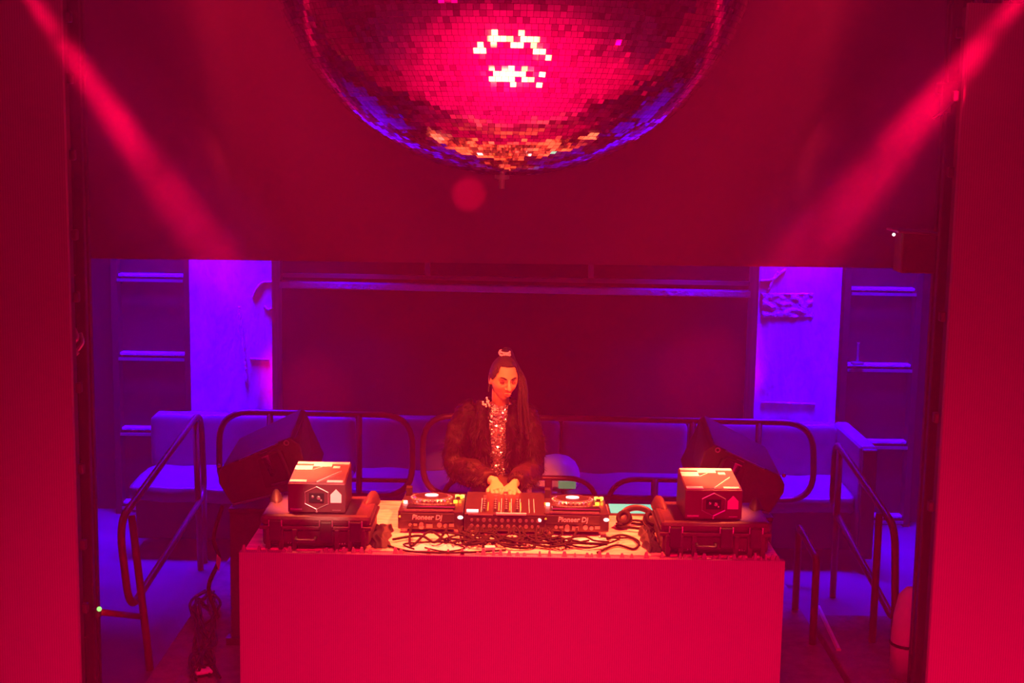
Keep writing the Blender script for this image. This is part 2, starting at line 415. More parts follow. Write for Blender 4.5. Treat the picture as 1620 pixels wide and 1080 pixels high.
t = thing('side_railing', 'tubular handrail panel on the left edge of the platform, with a short side bar', 'railing', (-2.1, 8.3, 0))
far, near = 9.35, 7.35
L1 = [P(317, 650, far), P(188, 826, near), P(205, 966, near), P(324, 782, far)]
rail_tube(t, L1, closed=True, fr=.16)
p = P(309, 668, far-.15); rail_tube(t, [p, V(p.x+.02, p.y, 0)], name='post')
p = P(208, 815, near+.2); q = P(226, 960, near+.1); r_ = P(238, 1082, near+.05)
rail_tube(t, [p, q, V(r_.x, near+.05, 0)], name='post')
p = P(322, 776, far+.01); rail_tube(t, [p, V(p.x, p.y, 0)], name='post')
p = P(222, 975, near+.1); q = P(160, 968, 6.70)
rail_tube(t, [p, q], r=.016, name='side_bar')
t2 = thing('indicator_light', 'small green glowing light at the end of the left side bar', 'light', q)
obj('housing', MB().cyl(q+V(-.02,0,-.02), .022, .04), 'blackmetal', t2)
qq = P(157, 963, 6.67); obj('lens', MB().ell(qq, (.012,.012,.012)), 'e_green', t2, smooth=True)

t = thing('side_railing', 'tubular handrail panel on the right edge of the platform before the bench arm', 'railing', (2.2, 8.3, 0))
L1 = [P(1322, 698, 9.0), P(1416, 834, 7.5), P(1416, 985, 7.5), P(1316, 800, 9.0)]
rail_tube(t, L1, closed=True, fr=.12)
p = P(1329, 712, 8.85); rail_tube(t, [p, V(p.x, p.y, 0)], name='post')
p = P(1391, 812, 7.7); rail_tube(t, [p, V(p.x, p.y, .12)], name='post')
p = P(1416, 980, 7.5); rail_tube(t, [p, V(p.x, p.y, .12)], name='post')
t = thing('grab_rail', 'short sloping grab rail between the right speaker and the right handrail', 'railing', (1.7, 8, .1))
a, b2 = P(1264, 832, 8.3), P(1292, 884, 7.7)
rail_tube(t, [zf(a), a, b2, zf(b2)], name='rail', fr=.05)
t2 = tag(obj('marking_strip', MB().tube([PZ(1295, 960, .125), PZ(1327, 1028, .125)], .014, 6), 'paper'), 'pale strip of tape on the step at the lower right', 'tape')

# ================================================================== SIDE LED WALLS + TOWERS
def led_wall(xin, sgn, ztop, bumps, label):
    x0, x1 = (xin, xin+sgn*2.1); xa, xb = min(x0, x1), max(x0, x1)
    t = thing('led_wall', label, 'screen', ((xa+xb)/2, 6.05, ZD))
    obj('screen_face', MB().bb(xa, xb, 6.0, 6.03, ZD, ztop), 'led', t)
    obj('cabinet', MB().bb(xa+.012, xb-.012, 6.03, 6.12, ZD, ztop-.01), 'blackmetal', t)
    for y in bumps:
        z = P(1500 if sgn > 0 else 110, y, 6.06).z
        obj('edge_lock', MB().bb(xin-sgn*.016-.012, xin-sgn*.016+.012, 6.035, 6.075, z-.022, z+.022), 'blackmetal', t, bevel=.006)
    return t
xl = P(111, 540, 6.0).x; xr = P(1500, 540, 6.0).x
ztp = P(1570, 5, 6.0).z
lt = led_wall(xl, -1, ztp+.06, (27, 124, 245, 371, 469, 612, 740, 860, 960), 'tall matt video wall filling the left edge of the picture')
rt = led_wall(xr, 1, ztp, (52, 152, 272, 500, 660, 800), 'tall matt video wall filling the right edge of the picture')
for px in (1545, 1568, 1600): 
    p = P(px, 4, 6.05); obj('top_hook', MB().tube(fillet([V(p.x,6.06,ztp-.01), V(p.x,6.06,ztp+.06), V(p.x+.05,6.06,ztp+.06), V(p.x+.05,6.06,ztp-.01)], .02), .006, 6), 'steel', rt)
def tower(px, Y, sgn, label):
    c = P(px, 540, Y); x = c.x
    t = thing('support_tower', label, 'truss', (x, Y, 0))
    for dx in (-.045, .045): obj('upright', MB().bb(x+dx-.022, x+dx+.022, Y-.02, Y+.02, 0, 5.3), 'blackmetal', t, bevel=.004)
    for dy in (.22,): obj('rear_upright', MB().bb(x-.022, x+.022, Y+dy-.02, Y+dy+.02, 0, 5.3), 'blackmetal', t, bevel=.004)
    for z in (.4, 1.3, 2.2, 3.1, 4.0, 4.9): obj('cross_bar', MB().bb(x-.03, x+.03, Y-.012, Y+.012, z-.02, z+.02), 'blackmetal', t)
    obj('dark_gap_sheet', MB().bb(min(x, x+sgn*.32), max(x, x+sgn*.32), Y+.06, Y+.075, .02, 5.3), 'dark', t)  # added dark sheet in place of the shaded gap by the screen
    obj('base_plate', MB().bb(x-.08, x+.08, Y-.08, Y+.3, 0, .012), 'blackmetal', t)
    return t
tw = tower(117, 6.75, -1, 'dark upright truss tower just inside the left video wall')
tw2 = tower(1497, 6.75, 1, 'dark upright truss tower just inside the right video wall')
# clamps on towers
p = P(1502, 140, 6.70); b = MB().box(p, (.12, .05, .05)).box(p+V(-.02,-.02,-.05), (.04,.04,.12)).tube(spline([p+V(.03,-.03,-.03), p+V(-.03,-.05,-.1), p+V(-.08,-.04,-.14)]), .008, 6)
tag(obj('truss_clamp', b, 'steel'), 'small metal clamp on the upper part of the right truss tower', 'clamp')
p = P(118, 540, 6.70); b = MB().tube(spline([p+V(0,0,.06), p+V(.02,-.02,.02), p+V(-.01,-.03,-.02), p+V(.02,-.02,-.06)]), .011, 6).tube(spline([p+V(.03,0,.04), p+V(.045,-.02,0), p+V(.02,-.03,-.04)]), .009, 6)
tag(obj('cable_tie', b, 'steel', smooth=True), 'crumpled shiny tie on the left truss tower at mid height', 'cable tie')
# wall bracket with small speaker
p = P(1412, 362, 6.95); q = P(1500, 368, 6.95)
t = thing('speaker_bracket', 'dark bracket shelf with a tiny white light jutting from the right tower', 'bracket', (p.x, 6.95, p.z-.2))
obj('plate', MB().hexa([p+V(0,-.1,-.012), q+V(0,-.1,-.012), q+V(0,.12,-.012), p+V(0,.12,-.012), p+V(0,-.1,0), q+V(0,-.1,0), q+V(0,.12,0), p+V(0,.12,0)]), 'steel', t, bevel=.004)
obj('box', MB().bb(p.x+.03, p.x+.2, 6.88, 7.02, p.z-.21, p.z-.012), 'speaker', t, bevel=.008)
obj('hook', MB().tube(fillet([V(q.x-.03,6.86,q.z), V(q.x-.03,6.86,q.z-.07), V(q.x-.045,6.86,q.z-.09)], .01), .006, 6), 'steel', t)
obj('lamp', MB().ell(P(1414, 371, 6.87), (.008,.008,.008)), 'e_white', t)

# ================================================================== DISCO BALL
def disco():
    R = .985
    zc = R/math.sin(math.atan(386/FOC*.965))
    BC = CAM + (RC @ V(2/FOC, 653/FOC, -1)).normalized()*5.95
    t = thing('disco_ball', 'huge mirrored disco ball hanging above the DJ booth', 'disco ball', BC)
    obj('core', MB().ell(BC, (R-.006,)*3, None, 96, 64), 'grout', t, smooth=True)
    tile = .0232; rows = int(PI*R/tile); vs = []; fs = []
    rnd = random.Random(3)
    for j in range(rows):
        ph = PI*(j+.5)/rows; n = max(4, int(2*PI*R*math.sin(ph)/tile)); off = rnd.random()
        rowt = rnd.gauss(0, .004)
        for i in range(n):
            th = 2*PI*(i+off)/n
            nn = V(math.sin(ph)*math.cos(th), math.sin(ph)*math.sin(th), -math.cos(ph))
            e1 = V(-math.sin(th), math.cos(th), 0); e2 = nn.cross(e1)
            tx, ty = rnd.gauss(0, .014), rnd.gauss(rowt, .010)
            if rnd.random() < .05: tx *= 4; ty *= 3
            h = tile*.47; a = BC + nn*(R+.002)
            k = len(vs)
            for sx, sy in ((-1,-1),(1,-1),(1,1),(-1,1)):
                vs.append(a + e1*(sx*h) + e2*(sy*h) + nn*(sx*h*tx + sy*h*ty))
            fs.append((k, k+1, k+2, k+3))
    # give every tile a thin edge
    m = MB(); m.v = [tuple(v) for v in vs]; m.f = fs
    me = obj('mirror_tiles', m, 'mirror', t)
    obj('hanger', MB().cyl(BC+V(0,0,R-.01), .12, .05).cyl(BC+V(0,0,R+.03), .02, 5.9-BC.z-R-.03), 'steel', t)
    obj('bottom_spindle', MB().lathe([(.03, -.0), (.03, -.02), (.012, -.022), (.012, -.06)], BC+V(-.03,0,-R+.005)), 'steel', t)
    return t
disco()

# ================================================================== BOOTH
YF = 6.5; TZ = .95
bl, br = P(378, 874, YF), P(1242, 888, YF)
BX0, BX1 = bl.x, br.x
t = thing('dj_booth', 'wide DJ table with a plain matt panel front', 'dj booth', (0, 7, .1))
obj('tabletop', MB().bb(BX0+.02, BX1-.02, YF+.05, 7.48, TZ-.03, TZ), 'wood', t, bevel=.004)
obj('front_panel', MB().bb(BX0, BX1, YF, YF+.045, .1, TZ-.006), 'led', t)
b = MB(); b.bb(BX0+.03, BX1-.03, YF+.06, YF+.1, .1, .9)
for x in (BX0+.05, BX1-.05):
    for y in (6.65, 7.4): obj('leg', MB().bb(x-.025, x+.025, y-.025, y+.025, .1, TZ-.03), 'blackmetal', t)
for x, nm in ((BX0+.05, 'side_bar'), (BX1-.05, 'side_bar')):
    obj(nm, MB().bb(x-.02, x+.02, 6.67, 7.38, .35, .39), 'blackmetal', t)
rnd = random.Random(11)
xs = []
x = BX0+.02
while x < BX1-.03:
    if rnd.random() < .62: xs.append(x)
    x += rnd.uniform(.02, .05)
for x in xs[:64]:
    h = rnd.uniform(.008, .026); wd = rnd.uniform(.006, .014)
    obj('edge_clip', MB().hexa([V(x-wd,YF+.012,TZ-.008),V(x+wd,YF+.012,TZ-.008),V(x+wd,YF+.032,TZ-.008),V(x-wd,YF+.032,TZ-.008),
        V(x-wd*.4,YF+.018,TZ+h),V(x+wd*.4,YF+.018,TZ+h),V(x+wd*.4,YF+.028,TZ+h),V(x-wd*.4,YF+.028,TZ+h)]), 'led', t)

# ------------------------------------------------------------------ media players
def media_player(loc, label):
    X, Y, Z = loc
    t = thing('media_player', label, 'dj player', loc, None)
    w, d = .162, .235   # half width, half depth ; rear faces camera (-Y)
    y0 = Y-d; y1 = Y+d
    for sx in (-1, 1):
        for yy in (y0+.04, y1-.04): obj('foot', MB().cyl((X+sx*.13, yy, Z), .022, .02, n=14), 'steel', t, smooth=False)
    obj('body', MB().hexa([V(X-w,y0,Z+.02),V(X+w,y0,Z+.02),V(X+w,y1,Z+.02),V(X-w,y1,Z+.02),V(X-w,y0,Z+.115),V(X+w,y0,Z+.115),V(X+w,y1,Z+.085),V(X-w,y1,Z+.085)]), 'gear', t, bevel=.006)
    rp = obj('rear_panel', MB().bb(X-w+.012, X+w-.045, y0-.006, y0+.001, Z+.062, Z+.104), 'plastic', t, bevel=.002)
    text_mesh('logo', 'Pioneer Dj', .034, (X-.018, y0-.0075, Z+.083), RXF, 'lab', t, shear=.15)
    for i, (xx, zz, s) in enumerate(((-.10,.045,.008),(-.075,.045,.008),(-.045,.047,.011),(-.045,.034,.012),(-.005,.04,.014),(.045,.045,.012),(.075,.042,.010),(.105,.045,.011))):
        if i % 3 == 1: obj('port', MB().box((X+xx, y0-.003, Z+zz), (s*2.2, .008, s*1.3)), 'steel', t)
        else: obj('port', MB().cyl((X+xx, y0+.002, Z+zz), s, .012, Matrix.Rotation(PI/2, 3, 'X'), n=14), 'steel', t)
    # top: screen hood at far end (towards the DJ the near end) ; jog in the middle
    tilt = Matrix.Rotation(-math.atan(.03/(2*d)), 3, 'X')
    def top(xx, yy, h=0): return V(X+xx, Y+yy, Z+.10 - yy*(.03/(2*d)) + h)
    obj('screen', MB().box(top(0,-.165,.008), (.24, .10, .016), Matrix.Rotation(-.12, 3, 'X')), 'glass', t, bevel=.003)
    j = obj('jog_wheel', MB().lathe([(.105,0),(.105,.012),(.098,.022),(.090,.026),(.088,.024),(.0,.024)][:5]+[(.03,.024)], top(-.01,.03,.0), tilt, 40), 'jog', t, smooth=False)
    b = MB()
    for k in range(28):
        a = 2*PI*k/28; c = top(-.01,.03,.017)+tilt @ V(.103*math.cos(a), .103*math.sin(a), 0); b.ell(c, (.006,)*3, None, 8, 6)
    obj('grip_dots', b, 'steel', j, smooth=True)
    obj('jog_plate', MB().lathe([(.084,.0245),(.084,.027),(.04,.028)], top(-.01,.03,0), tilt, 32), 'gear', j)
    obj('jog_display', MB().lathe([(.034,.0285),(.034,.031),(.002,.031)], top(-.01,.03,0), tilt, 28), 'e_white', j)
    # edge strip along the rear edge of the top
    obj('rear_trim', MB().bb(X-w+.03, X+w-.05, y0-.002, y0+.008, Z+.112, Z+.121), 'jog', t)
    obj('pitch_slider', MB().box(top(.125,.08,.004), (.022,.15,.004)).box(top(.125,.06,.010), (.02,.012,.012)), 'plastic', t)
    for xx, yy, m_, s in ((.115,-.02,'e_yellow',.011),(.138,-.02,'e_orange',.007),(.118,.13,'e_green',.011),(.145,.13,'e_green',.011),(.131,.105,'e_yellow',.017),
                          (-.138,-.05,'e_white',.010),(-.150,-.04,'e_orange',.006),(.095,-.10,'e_orange',.006)):
        obj('button', MB().cyl(top(xx,yy,0), s, .013, tilt, 14), m_, t)
    obj('side_lamp', MB().ell((X+.148, y0-.004, Z+.085), (.014,.006,.009)), 'e_white', t, smooth=True)
    obj('side_lamp', MB().ell((X-.152, y0-.004, Z+.085), (.006,.004,.005)), 'e_orange', t, smooth=True)
    obj('upright_flap', MB().box(top(-.135,.17,.02), (.03,.05,.05)), 'gear', t)
    return t
pl = P(681, 818, 6.85)
m1 = media_player((pl.x, 7.09, TZ), 'black DJ media player to the left of the mixer, seen from its rear')
pr = P(912, 822, 6.85)
m2 = dup(m1); m2.location = (pr.x, 7.09, TZ); m2['label'] = 'black DJ media player to the right of the mixer, nearest the headphones'

# ------------------------------------------------------------------ mixer
def mixer():
    c = P(799, 820, 6.85); X, Y, Z = c.x, 7.07, TZ; w, d = .203, .22; y0, y1 = Y-d, Y+d
    t = thing('dj_mixer', 'black DJ mixer full of knobs and lit buttons between the two players', 'mixer', (X, Y, Z))
    for sx in (-1, 1):
        for yy in (y0+.04, y1-.04): obj('foot', MB().cyl((X+sx*.16, yy, Z), .018, .02, n=12), 'steel', t)
    obj('body', MB().bb(X-w, X+w, y0, y1, Z+.018, Z+.106), 'gear', t, bevel=.005)
    obj('rear_lip', MB().bb(X-.045, X+.105, y0-.006, y0+.006, Z+.103, Z+.112), 'lab', t)
    obj('rear_lip', MB().bb(X-w+.02, X-.06, y0-.004, y0+.004, Z+.098, Z+.104), 'steel', t)
    zt = Z+.106
    rnd = random.Random(5)
    for r_ in range(2):
        for k in range(12):
            xx = X-.165+k*.030
            obj('socket', MB().cyl((xx, y0+.003, Z+.045+r_*.03), .0075 if (k+r_) % 3 else .010, .012, Matrix.Rotation(PI/2,3,'X'), 10), 'steel', t)
    obj('rear_connector_plate', MB().bb(X-.19, X+.185, y0-.003, y0+.001, Z+.03, Z+.092), 'plastic', t)
    for cx in range(4):
        xx = X-.105+cx*.055
        for k in range(5):
            yy = y0+.05+k*.042
            kb = obj('knob', MB().lathe([(.011,0),(.0095,.016),(.008,.018)], (xx, yy, zt), None, 12), 'plastic', t)
            obj('knob_mark', MB().box((xx, yy-.004, zt+.019), (.002,.010,.002)), 'lab', kb)
        obj('channel_fader', MB().bb(xx-.002, xx+.002, y0+.27, y0+.35, zt, zt+.001).bb(xx-.008, xx+.008, y0+.30, y0+.315, zt, zt+.014), 'steel', t)
        obj('level_meter', MB().bb(xx+.016, xx+.020, y0+.06, y0+.22, zt, zt+.003), 'e_orange', t)
    obj('cross_fader', MB().bb(X-.05, X+.05, y1-.045, y1-.041, zt, zt+.001).bb(X-.01, X+.012, y1-.05, y1-.034, zt, zt+.014), 'steel', t)
    for dx, dy, m_, rx, ry in ((-.175,.20,'e_blue',.008,.010),(-.160,.20,'e_blue',.008,.010),(-.187,.15,'e_blue',.009,.012),(-.168,.15,'e_cyan',.009,.012),(-.148,.15,'e_blue',.009,.012),
            (-.132,.15,'e_blue',.008,.010),(-.180,.11,'e_cyan',.014,.016),(-.158,.10,'e_cyan',.014,.020),(-.138,.11,'e_blue',.008,.010),
            (-.108,.055,'e_white',.008,.024),(-.086,.055,'e_white',.008,.024),(.013,.055,'e_white',.008,.022),(.055,.05,'e_white',.008,.024),
            (.048,.115,'e_yellow',.011,.013),(.120,.095,'e_white',.024,.024),(.168,.09,'e_blue',.008,.012),(.170,.05,'e_yellow',.008,.022),(.085,.165,'e_yellow',.005,.007)):
        obj('lit_button', MB().lathe([(1,0),(1,.006),(.8,.009)], (0,0,0), Matrix.Identity(3), 16), m_, t)
        o = bpy.context.scene.collection.objects[-1]
        o.data.transform(Matrix.Translation(V(X+dx, y0+dy, zt+.001)) @ Matrix.Diagonal((rx, ry, 1, 1)))
    obj('display', MB().box((X-.163, y0+.045, zt+.004), (.058, .018, .008)), 'e_white', t)
    obj('side_lamp', MB().ell((X+.17, y0-.004, Z+.078), (.010,.006,.010)), 'e_white', t)
    for xx in (-.12, -.02, .03, .075, .12, .145):
        obj('marking_line', MB().bb(X+xx-.0012, X+xx+.0012, y0+.03, y0+.30, zt, zt+.0015), 'lab', t)
    return t
mixer()

# ------------------------------------------------------------------ rugged cases + laser projectors
def flight_case(X, Y, label, sgn):
    Z = TZ; W, D = .255, .19
    t = thing('rugged_case', label, 'case', (X, Y, Z))
    obj('base_shell', MB().bb(X-W, X+W, Y-D, Y+D, Z+.012, Z+.105), 'case', t, bevel=.018)
    obj('lid', MB().bb(X-W-.008, X+W+.008, Y-D-.008, Y+D+.008, Z+.112, Z+.165), 'case', t, bevel=.02)
    obj('seam_band', MB().bb(X-W-.012, X+W+.012, Y-D-.012, Y+D+.012, Z+.096, Z+.114), 'case', t, bevel=.005)
    for xx in (-.225, -.165, -.10, .10, .165, .225):
        obj('rib', MB().bb(X+xx-.012, X+xx+.012, Y-D-.016, Y-D+.01, Z+.0, Z+.10), 'case', t, bevel=.005)
    for xx in (-.19, .05, .19):
        la = obj('latch', MB().bb(X+xx-.028, X+xx+.028, Y-D-.028, Y-D-.008, Z+.045, Z+.14), 'plastic', t, bevel=.005)
        for dx in (-.03, .03): obj('latch_pin', MB().cyl((X+xx+dx, Y-D-.02, Z+.115), .004, .03, None, 8), 'steel', la)
    obj('handle', MB().tube(fillet([V(X-.09,Y-D-.01,Z+.06), V(X-.09,Y-D-.035,Z+.05), V(X+.0,Y-D-.035,Z+.05), V(X+.0,Y-D-.01,Z+.06)], .015), .009, 8), 'plastic', t, smooth=True)
    for k in range(3):
        for cx in (-.13, .115): obj('rivet', MB().ell((X+cx+k*.012, Y-D-.012, Z+.032), (.004,.004,.004), None, 8, 6), 'steel', t)
    for sx in (-1, 1):
        b = MB().loft([[V(X+sx*(W-.035+.006*k)+hw*math.cos(a)*(1-.25*max(0, math.sin(a))), Y+.02+k*.032, Z+.15+max(-.01, hh*math.sin(a))) for a in [2*PI*i/14 for i in range(14)]]
              for k, (hw, hh) in enumerate(((.014,.02),(.028,.035),(.034,.052),(.036,.062),(.032,.055),(.016,.03)))])
        obj('corner_bumper', b, 'case', t, smooth=True)
    return t
def laser(X, Y, Z, label, rot):
    t = thing('laser_projector', label, 'laser', (X, Y, Z))
    w = .137; h = .148; D = .28
    f = [V(X-w,Y,Z+.006), V(X+w,Y,Z+.006), V(X+w,Y+D,Z+.006), V(X-w,Y+D,Z+.006), V(X-w,Y,Z+h), V(X+w,Y,Z+h), V(X+w*.98,Y+D,Z+h+.035), V(X-w*.98,Y+D,Z+h+.035)]
    obj('housing', MB().hexa(f), 'laser', t, bevel=.005)
    for sx in (-1, 1):
        for yy in (.03, D-.03): obj('foot', MB().cyl((X+sx*.11, Y+yy, Z-.001), .012, .01, None, 10), 'plastic', t)
    up = math.atan(.035/D); RT = Matrix.Rotation(up, 3, 'X')
    def tp(u, v, e=.002): return V(X+u, Y+v, Z+h+.035*v/D+e)
    obj('top_plate', MB().box(tp(0, D/2, .002), (w*1.9, D*.98, .004), RT), 'lasertop', t)
    for (u, v, du, dv) in ((0, D-.02, .255, .03), (.0, D-.05, .09, .035), (-.088, D-.085, .085, .055), (-.09, .018, .08, .028), (.085, .018, .075, .022), (.07, D-.075, .035, .03)):
        obj('label', MB().box(tp(u, v, .0055), (du, dv, .003), RT), 'lab', t, bevel=.001)
    b = MB().tube([tp(.10, D*.55, .006), tp(.0, .01, .006)], .0022, 6).tube([tp(-.12, D*.58, .006), tp(-.04, D*.60, .006), tp(0, D*.74, .006)], .002, 6)
    obj('trim_line', b, 'lab', t)
    # front face
    y = Y-.003
    def fp(u, v): return V(X+u, y, Z+v)
    cx, cz = .0, .078
    hexp = [fp(cx+a, cz+b_) for a, b_ in ((-.055,.028),(0,.055),(.055,.028),(.055,-.028),(0,-.055),(-.055,-.028))]
    obj('hex_frame', MB().tube(hexp, .003, 6, closed=True), 'steel', t)
    obj('aperture', MB().bb(X-.036, X+.036, Y-.006, Y+.004, Z+.055, Z+.102), 'glass', t, bevel=.002)
    for u, v, r in ((-.018,.085,.0075),(.010,.080,.010),(.022,.068,.006)): obj('lens', MB().ell(fp(u, v)+V(0,-.004,0), (r,.004,r), None, 14, 8), 'jog', t, smooth=True)
    obj('front_screw', MB().ell(fp(0,.012), (.006,.004,.006), None, 10, 8), 'steel', t)
    obj('trim_line', MB().tube([fp(0,.015), fp(0,.023)], .003, 6), 'steel', t)
    pen = [(.066,.056),(.118,.056),(.118,.095),(.092,.122),(.066,.095)]
    obj('warning_sticker', MB().prism([fp(a, b_) for a, b_ in pen], [fp(a, b_)+V(0,.003,0) for a, b_ in pen]), 'lab' if X < 0 else 'paper', t)  # right sticker's duller stock stands in for its weaker light
    obj('label', MB().bb(X-.125, X-.07, Y-.003, Y+.001, Z+.018, Z+.026), 'steel', t)
    obj('label', MB().bb(X+.075, X+.115, Y-.003, Y+.001, Z+.018, Z+.021), 'steel', t)
    t.rotation_euler = (0, 0, rot)
    return t
cl = P(500, 872, 6.56); cr = P(1130, 884, 6.56)
flight_case(cl.x, 6.745, 'ribbed black rugged case at the left end of the DJ table', -1)
laser(P(501, 811, 6.575).x, 6.575, TZ+.167, 'box-shaped laser projector with white pentagon sticker, on the left case', .0)
flight_case(cr.x, 6.745, 'ribbed black rugged case at the right end of the DJ table', 1)
laser(P(1128, 823, 6.575).x, 6.575, TZ+.167, 'box-shaped laser projector with pentagon sticker toned as dimly lit, on the right case', .03)

# ------------------------------------------------------------------ wedge speakers on pedestals
def wedge(mirror, label, plabel, group=None):
    def mx(p): return V(-.09-p.x, p.y, p.z) if mirror else p
    YA, YC = 7.55, 8.05
    F = [(352,738),(458,692),(474,703),(494,775),(448,779),(366,797),(346,765),(345,752)]
    B_ = [(379,693),(477,646),(484,650),(512,722),(470,740),(400,757),(372,722),(371,710)]
    A = [mx(P(x, y, YA)) for x, y in F]; B2 = [mx(P(x, y, YC)) for x, y in B_]
    c = sum(A, V(0,0,0))/len(A)
    t = thing('stage_speaker', label, 'speaker', (c.x, 7.8, .93))
    obj('cabinet', MB().prism(A, B2), 'speaker', t, bevel=.008)
    # grille on the inner face
    q = [A[1], A[3], B2[3], B2[1]]; n = (q[1]-q[0]).cross(q[3]-q[0]).normalized()
    if n.x * (1 if not mirror else -1) < 0: n = -n
    def lerp4(u, v): return (q[0]*(1-u)+q[1]*u)*(1-v)+(q[3]*(1-u)+q[2]*u)*v
    g = [lerp4(.07,.06), lerp4(.93,.06), lerp4(.93,.94), lerp4(.07,.94)]
    obj('grille', MB().hexa([p-n*.02 for p in g]+[p+n*.018 for p in g]), 'grille', t, bevel=.004)
    # side panel details, in the plane of the camera-facing side
    def sd(px, py, dy=-.006): return mx(P(px, py, YA+dy))
    pan = [(408,728),(447,712),(466,764),(420,772)]
    obj('handle_recess', MB().prism([sd(*p) for p in pan], [sd(*p, .01) for p in pan]), 'plastic', t)
    obj('side_handle', MB().tube(fillet([sd(410,722,-.012), sd(440,710,-.03), sd(462,760,-.03), sd(430,768,-.012)], .03), .010, 8), 'speaker', t, smooth=True)
    obj('side_bracket', MB().prism([sd(*p) for p in ((410,718),(422,713),(436,752),(430,756))], [sd(*p, .012) for p in ((410,718),(422,713),(436,752),(430,756))]), 'steel', t)
    obj('edge_trim', MB().tube([sd(378,728), sd(440,701)], .006, 6), 'steel', t)
    obj('bolt', MB().tube([sd(453,700)+V(.012*math.cos(a),-.005,.012*math.sin(a)) for a in [k*PI/6 for k in range(12)]], .004, 6, closed=True), 'steel', t)
    obj('seam_trim', MB().tube([sd(368,798), sd(440,781)], .007, 6), 'steel', t)
    obj('corner_pin', MB().ell(sd(347,737), (.012,.01,.012), None, 10, 8), 'steel', t)
    # pedestal
    x0, x1 = mx(P(362, 830, YA)).x, mx(P(428, 830, YA)).x; xa, xb = min(x0,x1), max(x0,x1)
    bz = [mx(P(366, 799, YA+.02)), mx(P(446, 781, YA+.02))]
    zl = min(bz[0].z, bz[1].z)-.01
    tp_ = thing('speaker_pedestal', plabel, 'stand', ((xa+xb)/2, 7.75, .1))
    obj('box', MB().bb(xa, xb, YA+.02, YA+.42, .1, zl-.005), 'speaker', tp_, bevel=.006)
    obj('top_trim', MB().bb(xa-.004, xb+.004, YA+.01, YA+.43, zl-.03, zl-.006), 'plastic', tp_, bevel=.004)
    obj('foot_rail', MB().bb(xa-.02, xb+.02, YA-.02, YA+.05, .1, .14), 'plastic', tp_)
wedge(False, 'large black stage speaker tilted up behind the left case', 'tall dark box pedestal under the left tilted speaker')
wedge(True, 'large black stage speaker tilted up behind the right case', 'tall dark box pedestal under the right tilted speaker')

# ------------------------------------------------------------------ table clutter
# headphones
p = PZ(1004, 822, TZ); X, Y, Z = p.x, 7.02, TZ
t = thing('headphones', 'dark headphones with a coiled band lying right of the players', 'headphones', (X, Y, Z))
arc = [V(X+.085*math.cos(a)+.0, Y+.02+.02*math.sin(a), Z+.02+.075*abs(math.sin(a))**.8*1.0) for a in [PI*k/16 for k in range(17)]]
obj('headband', MB().tube(arc, [(.016,.007)]*17, 10), 'plastic', t, smooth=True)
for sx in (-1, 1):
    R_ = Matrix.Rotation(sx*.5, 3, 'Y') @ Matrix.Rotation(.9, 3, 'X')
    e = obj('ear_cup', MB().lathe([(.02,-.022),(.036,-.018),(.04,0),(.036,.014),(.02,.02)], (X+sx*.065, Y-.01, Z+.048), R_, 22), 'gear', t, smooth=True)
    obj('ear_pad', MB().tube([V(X+sx*.065, Y-.01, Z+.048)+R_ @ V(.029*math.cos(a), .029*math.sin(a), .02) for a in [2*PI*k/18 for k in range(18)]], .012, 8, closed=True), 'cable', e, smooth=True)
obj('coiled_cord', MB().tube([V(X+.105*math.cos(a*.9), Y-.02+.06*math.sin(a*.9), Z+.012+.004*math.sin(3*a)+.004*a/3) for a in [k*.22 for k in range(52)]], .007, 8), 'cable', t, smooth=True)
# tablet with teal glow
a, b2 = P(963, 811, 7.2), P(1034, 813, 7.2)
pz = PZ(998, 805, TZ+.01)
t = thing('tablet', 'flat tablet with a glowing teal screen behind the headphones', 'tablet', (pz.x, pz.y, TZ))
obj('body', MB().box((pz.x, pz.y, TZ+.006), (.245, .20, .01)), 'plastic', t, bevel=.003)
obj('screen', MB().box((pz.x, pz.y, TZ+.0125), (.225, .18, .002)), 'teal', t)

# black cloths beside the cases
def rag(px0, px1, y0, y1, h, label, seed):
    x0, x1 = P(px0, 850, (y0+y1)/2).x, P(px1, 850, (y0+y1)/2).x; n = 22
    vs, fs = [], []
    for j in range(n+1):
        for i in range(n+1):
            u, v = i/n, j/n; e = min(u, 1-u, v, 1-v); k = min(1, e*5)
            jx = .03*noise.noise(V(v*5, seed, 0)); jy = .03*noise.noise(V(u*5, seed, 4))
            vs.append(V(x0+(x1-x0)*u+jx, y0+(y1-y0)*v+jy, TZ+.003+k*h*(.6+.7*abs(noise.noise(V(u*4, v*4, seed)))) ))
    for j in range(n):
        for i in range(n): q = j*(n+1)+i; fs.append((q, q+1, q+n+2, q+n+1))
    return tag(obj('black_cloth', MB().add(vs, fs), 'cloth', smooth=True), label, 'cloth')
rag(588, 618, 6.58, 6.98, .04, 'crumpled black cloth right of the left case on the table', 1.3)
rag(1014, 1038, 6.58, 7.0, .045, 'crumpled black cloth left of the right case on the table', 5.1)

